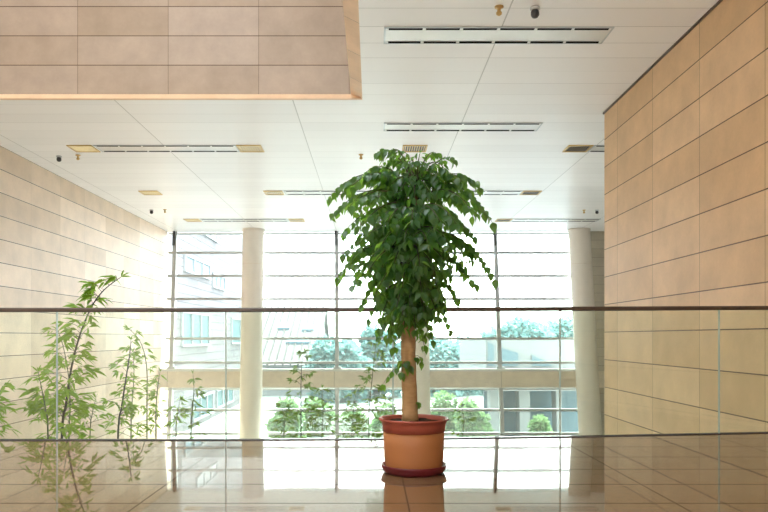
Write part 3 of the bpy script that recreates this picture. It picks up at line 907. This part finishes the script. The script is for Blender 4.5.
# house with a seamed roof
root = empty('seamed_roof_house', (-8, 55, LOW - .1))
tag(root, 'white house with a sloping seamed roof outside, behind the bay right of the left column', 'building')
xa, xb, ya, yb, za, zb = -12.5, -4.2, 55, 66, -1.3, 3.7
b = MB(); b.box((xa + .2, ya + .3, LOW - .1), (xb - .2, yb + 6, za)); b.build('wall', M['ext_white'], root)
b = MB()
b.hexa([(xa, ya, za - .15), (xb, ya, za - .15), (xb, yb, zb - .15), (xa, yb, zb - .15), (xa, ya, za), (xb, ya, za), (xb, yb, zb), (xa, yb, zb)])
b.hexa([(xa, yb, zb - .15), (xb, yb, zb - .15), (xb, yb + 8, za - .15), (xa, yb + 8, za - .15), (xa, yb, zb), (xb, yb, zb), (xb, yb + 8, za), (xa, yb + 8, za)])
for xx in (xa + .3, xb - .3):
    b.add([(xx, ya + .3, za - .2), (xx, yb + 6, za - .2), (xx, yb, zb - .2)], [(0, 1, 2)])
rf = b.build('roof', M['roof_metal'], root)
for k in range(14):
    x = xa + .3 + k * (xb - xa - .6) / 13
    b = MB(); b.hexa([(x - .07, ya, za), (x + .07, ya, za), (x + .07, yb, zb), (x - .07, yb, zb), (x - .07, ya, za + .12), (x + .07, ya, za + .12), (x + .07, yb, zb + .12), (x - .07, yb, zb + .12)])
    b.build('seam', M['ext_dark_metal'], rf)
for (px, py, w_) in ((284, 328, 1.0), (308, 329.5, 1.0), (298, 342, 1.9)):
    f = 0.5
    for _ in range(20):
        d = ya + (yb - ya) * f; z = EYE + (CY - py) * d / F; f = (z - za) / (zb - za)
    x = (px - CX) * d / F; sl = (zb - za) / (yb - ya)
    b = MB(); b.hexa([(x - w_ / 2, d - .4, z - .4 * sl + .02), (x + w_ / 2, d - .4, z - .4 * sl + .02), (x + w_ / 2, d + .4, z + .4 * sl + .02), (x - w_ / 2, d + .4, z + .4 * sl + .02),
                      (x - w_ / 2, d - .4, z - .4 * sl + .2), (x + w_ / 2, d - .4, z - .4 * sl + .2), (x + w_ / 2, d + .4, z + .4 * sl + .2), (x - w_ / 2, d + .4, z + .4 * sl + .2)])
    b.build('skylight', M['ext_glass'], rf)

# building on pillars to the right
BD = 30.0
root = empty('pillared_building', P(530, 400, BD).xy.to_3d() + Vector((0, 0, LOW - .1)))
tag(root, 'white building on pillars with blue-grey glazing outside, behind the right window bay', 'building')


def slab(pxs, d0, d1):
    b = MB()
    b.hexa([P(x, y, d0) for x, y in pxs] + [P(x, y, d0) + Vector((0, d1 - d0, 0)) for x, y in pxs])
    return b


slab([(486, 370), (640, 370), (640, 341), (486, 339)], BD, BD + 9).build('parapet', M['ext_white'], root, fix=True)
slab([(486, 391), (640, 391), (640, 370), (486, 370)], BD - .4, BD + 9).build('floor_slab', M['ext_white'], root, fix=True)
for pts in ([(488, 366), (494, 366), (494, 345), (488, 342)], [(502, 366), (518, 366), (518, 353), (502, 348)], [(532, 366), (552, 366), (545, 361), (532, 355)]):
    slab(pts, BD - .06, BD + .02).build('window_pane', M['ext_glass'], root, fix=True)
ZG = 337 + (EYE - LOW + .1) * F / BD
for x0, x1 in ((490, 501), (519, 530), (556, 562)):
    slab([(x0 + 1.5, ZG), (x1, ZG), (x1, 391), (x0, 391)], BD, BD + .8).build('pillar', M['ext_white'], root, fix=True)
for x0, x1 in ((484, 519), (524, 558), (560, 640)):
    slab([(x0, ZG), (x1, ZG), (x1, 391), (x0, 391)], BD + 1.2, BD + 1.4).build('glazing', M['ext_glass'], root, fix=True)


def ext_tree(px, d, top, half, bot, label, mat='tree_far', n=2600, size=.3, name='tree', cat='tree', trunk=True):
    c0 = P(px, (top + bot) / 2, d)
    root = empty(name, (c0.x, d, LOW - .1)); tag(root, label, cat, 'trees and shrubs outside the window wall')
    hx = half * d / F; hz = (bot - top) / 2 * d / F
    L = MB()
    cl = []
    for k in range(26):
        while True:
            v = Vector((R.uniform(-1, 1), R.uniform(-1, 1), R.uniform(-1, 1)))
            if v.length < 1: break
        cl.append((Vector((v.x * hx * .8, v.y * hx * .55, v.z * hz * .8)), R.uniform(.28, .45) * min(hx, hz)))
    for k in range(n):
        c, r = R.choice(cl)
        v = Vector((R.gauss(0, 1), R.gauss(0, 1), R.gauss(0, 1))).normalized()
        p = c0 + c + v * r * R.uniform(.7, 1.05)
        if p.z < LOW: continue
        d_ = (v + Vector((R.uniform(-.8, .8), R.uniform(-.8, .8), R.uniform(-1, .3)))).normalized()
        s_ = d_.cross(Vector((R.uniform(-1, 1), R.uniform(-1, 1), 1))).normalized()
        l = size * R.uniform(.6, 1.2); o = len(L.v); nn = s_.cross(d_) * l * .12
        L.v += [p, p + d_ * l * .5 + s_ * l * .32 + nn, p + d_ * l, p + d_ * l * .5 - s_ * l * .32 + nn]
        L.f += [[o, o + 1, o + 2], [o, o + 2, o + 3]]; L.m += [0, 0]; L.sm += [False, False]
    L.build('foliage', M[mat], root)
    b = MB(); b.tube([(c0.x, d, LOW - .1), (c0.x + .1, d, c0.z - hz * .3), (c0.x, d, c0.z + hz * .3)], [.02 * hx + .08, .05 + .012 * hx, .03], 8); b.build('trunk', M['bark_far'], root)
    return root


ext_tree(338, 50, 322, 30, 420, 'teal-green tree outside by the seamed roof, behind the middle mullion', n=9000, size=.55)
ext_tree(376, 54, 326, 32, 425, 'broad teal-green tree outside, left of the tree trunk at handrail height', n=9000, size=.55)
ext_tree(452, 56, 334, 38, 425, 'broad teal-green tree outside, between the trunk and the right mullion', n=9000, size=.55)
ext_tree(418, 68, 330, 30, 420, 'teal-green tree outside hidden mostly by the trunk and middle column', n=8000, size=.6)
ext_tree(520, 75, 318, 40, 400, 'hazy tree rising behind the roof of the pillared building, left of the glass joint', n=8000, size=.75)
ext_tree(565, 95, 316, 36, 400, 'hazy tree rising behind the pillared building, next to the right column', n=8000, size=.9)
SH = ((285, 30, 398, 17, 462, 'leafy shrub outside below the beam, nearest the left column'), (318, 33, 398, 19, 460, 'leafy shrub outside below the beam, left of the middle mullion'),
      (352, 30, 396, 18, 462, 'leafy shrub outside below the beam, right of the middle mullion'), (386, 33, 400, 18, 460, 'leafy shrub outside below the beam, behind the left of the pot'),
      (442, 34, 390, 20, 460, 'bright leafy shrub outside right of the pot, below the beam'), (474, 28, 394, 18, 466, 'bright leafy shrub outside just left of the right mullion, below the beam'),
      (542, 27.5, 414, 13, 470, 'small bright shrub outside in front of the blue-grey glazing'))
for (px, d, top, half, bot, lab) in SH:
    ext_tree(px, d, top, half, bot, lab, 'tree_near', 5200, .22, 'shrub', 'shrub')

# ------------------------------------------------------------------ light, camera
w = bpy.data.worlds.new('sky'); S.world = w; w.use_nodes = True
nt = w.node_tree; nt.nodes.clear(); n = N(nt)
out = nt.nodes.new('ShaderNodeOutputWorld'); bg = nt.nodes.new('ShaderNodeBackground')
tc = nt.nodes.new('ShaderNodeTexCoord'); sp = nt.nodes.new('ShaderNodeSeparateXYZ'); nt.links.new(tc.outputs['Generated'], sp.inputs[0])
mr = nt.nodes.new('ShaderNodeMapRange'); nt.links.new(sp.outputs[2], mr.inputs[0]); mr.inputs[1].default_value = -.1; mr.inputs[2].default_value = .6
nt.links.new(n.mix(mr.outputs[0], (1.0, .99, .97), (.90, .96, 1.0)), bg.inputs[0])
bg.inputs[1].default_value = 7.0
nt.links.new(bg.outputs[0], out.inputs[0])

sl = bpy.data.lights.new('sun', 'SUN'); sl.energy = 13.0; sl.angle = math.radians(20); sl.color = (1, .96, .9)
so_ = bpy.data.objects.new('sun', sl); COL.objects.link(so_); so_.rotation_euler = (math.radians(-38), 0, math.radians(-18)); so_.location = (15, 50, 45)

cam = bpy.data.cameras.new('camera'); co = bpy.data.objects.new('camera', cam); COL.objects.link(co)
co.location = (0, 0, EYE); co.rotation_euler = (math.pi / 2, 0, 0)
cam.sensor_width = 36; cam.lens = F / 768 * 36; cam.shift_x = (384 - CX) / 768; cam.shift_y = (CY - 256) / 768
cam.clip_start = .05; cam.clip_end = 400
S.camera = co
S.view_settings.view_transform = 'Standard'; S.view_settings.look = 'None'; S.view_settings.gamma = 1; S.view_settings.use_curve_mapping = False
S.view_settings.exposure = 0.8
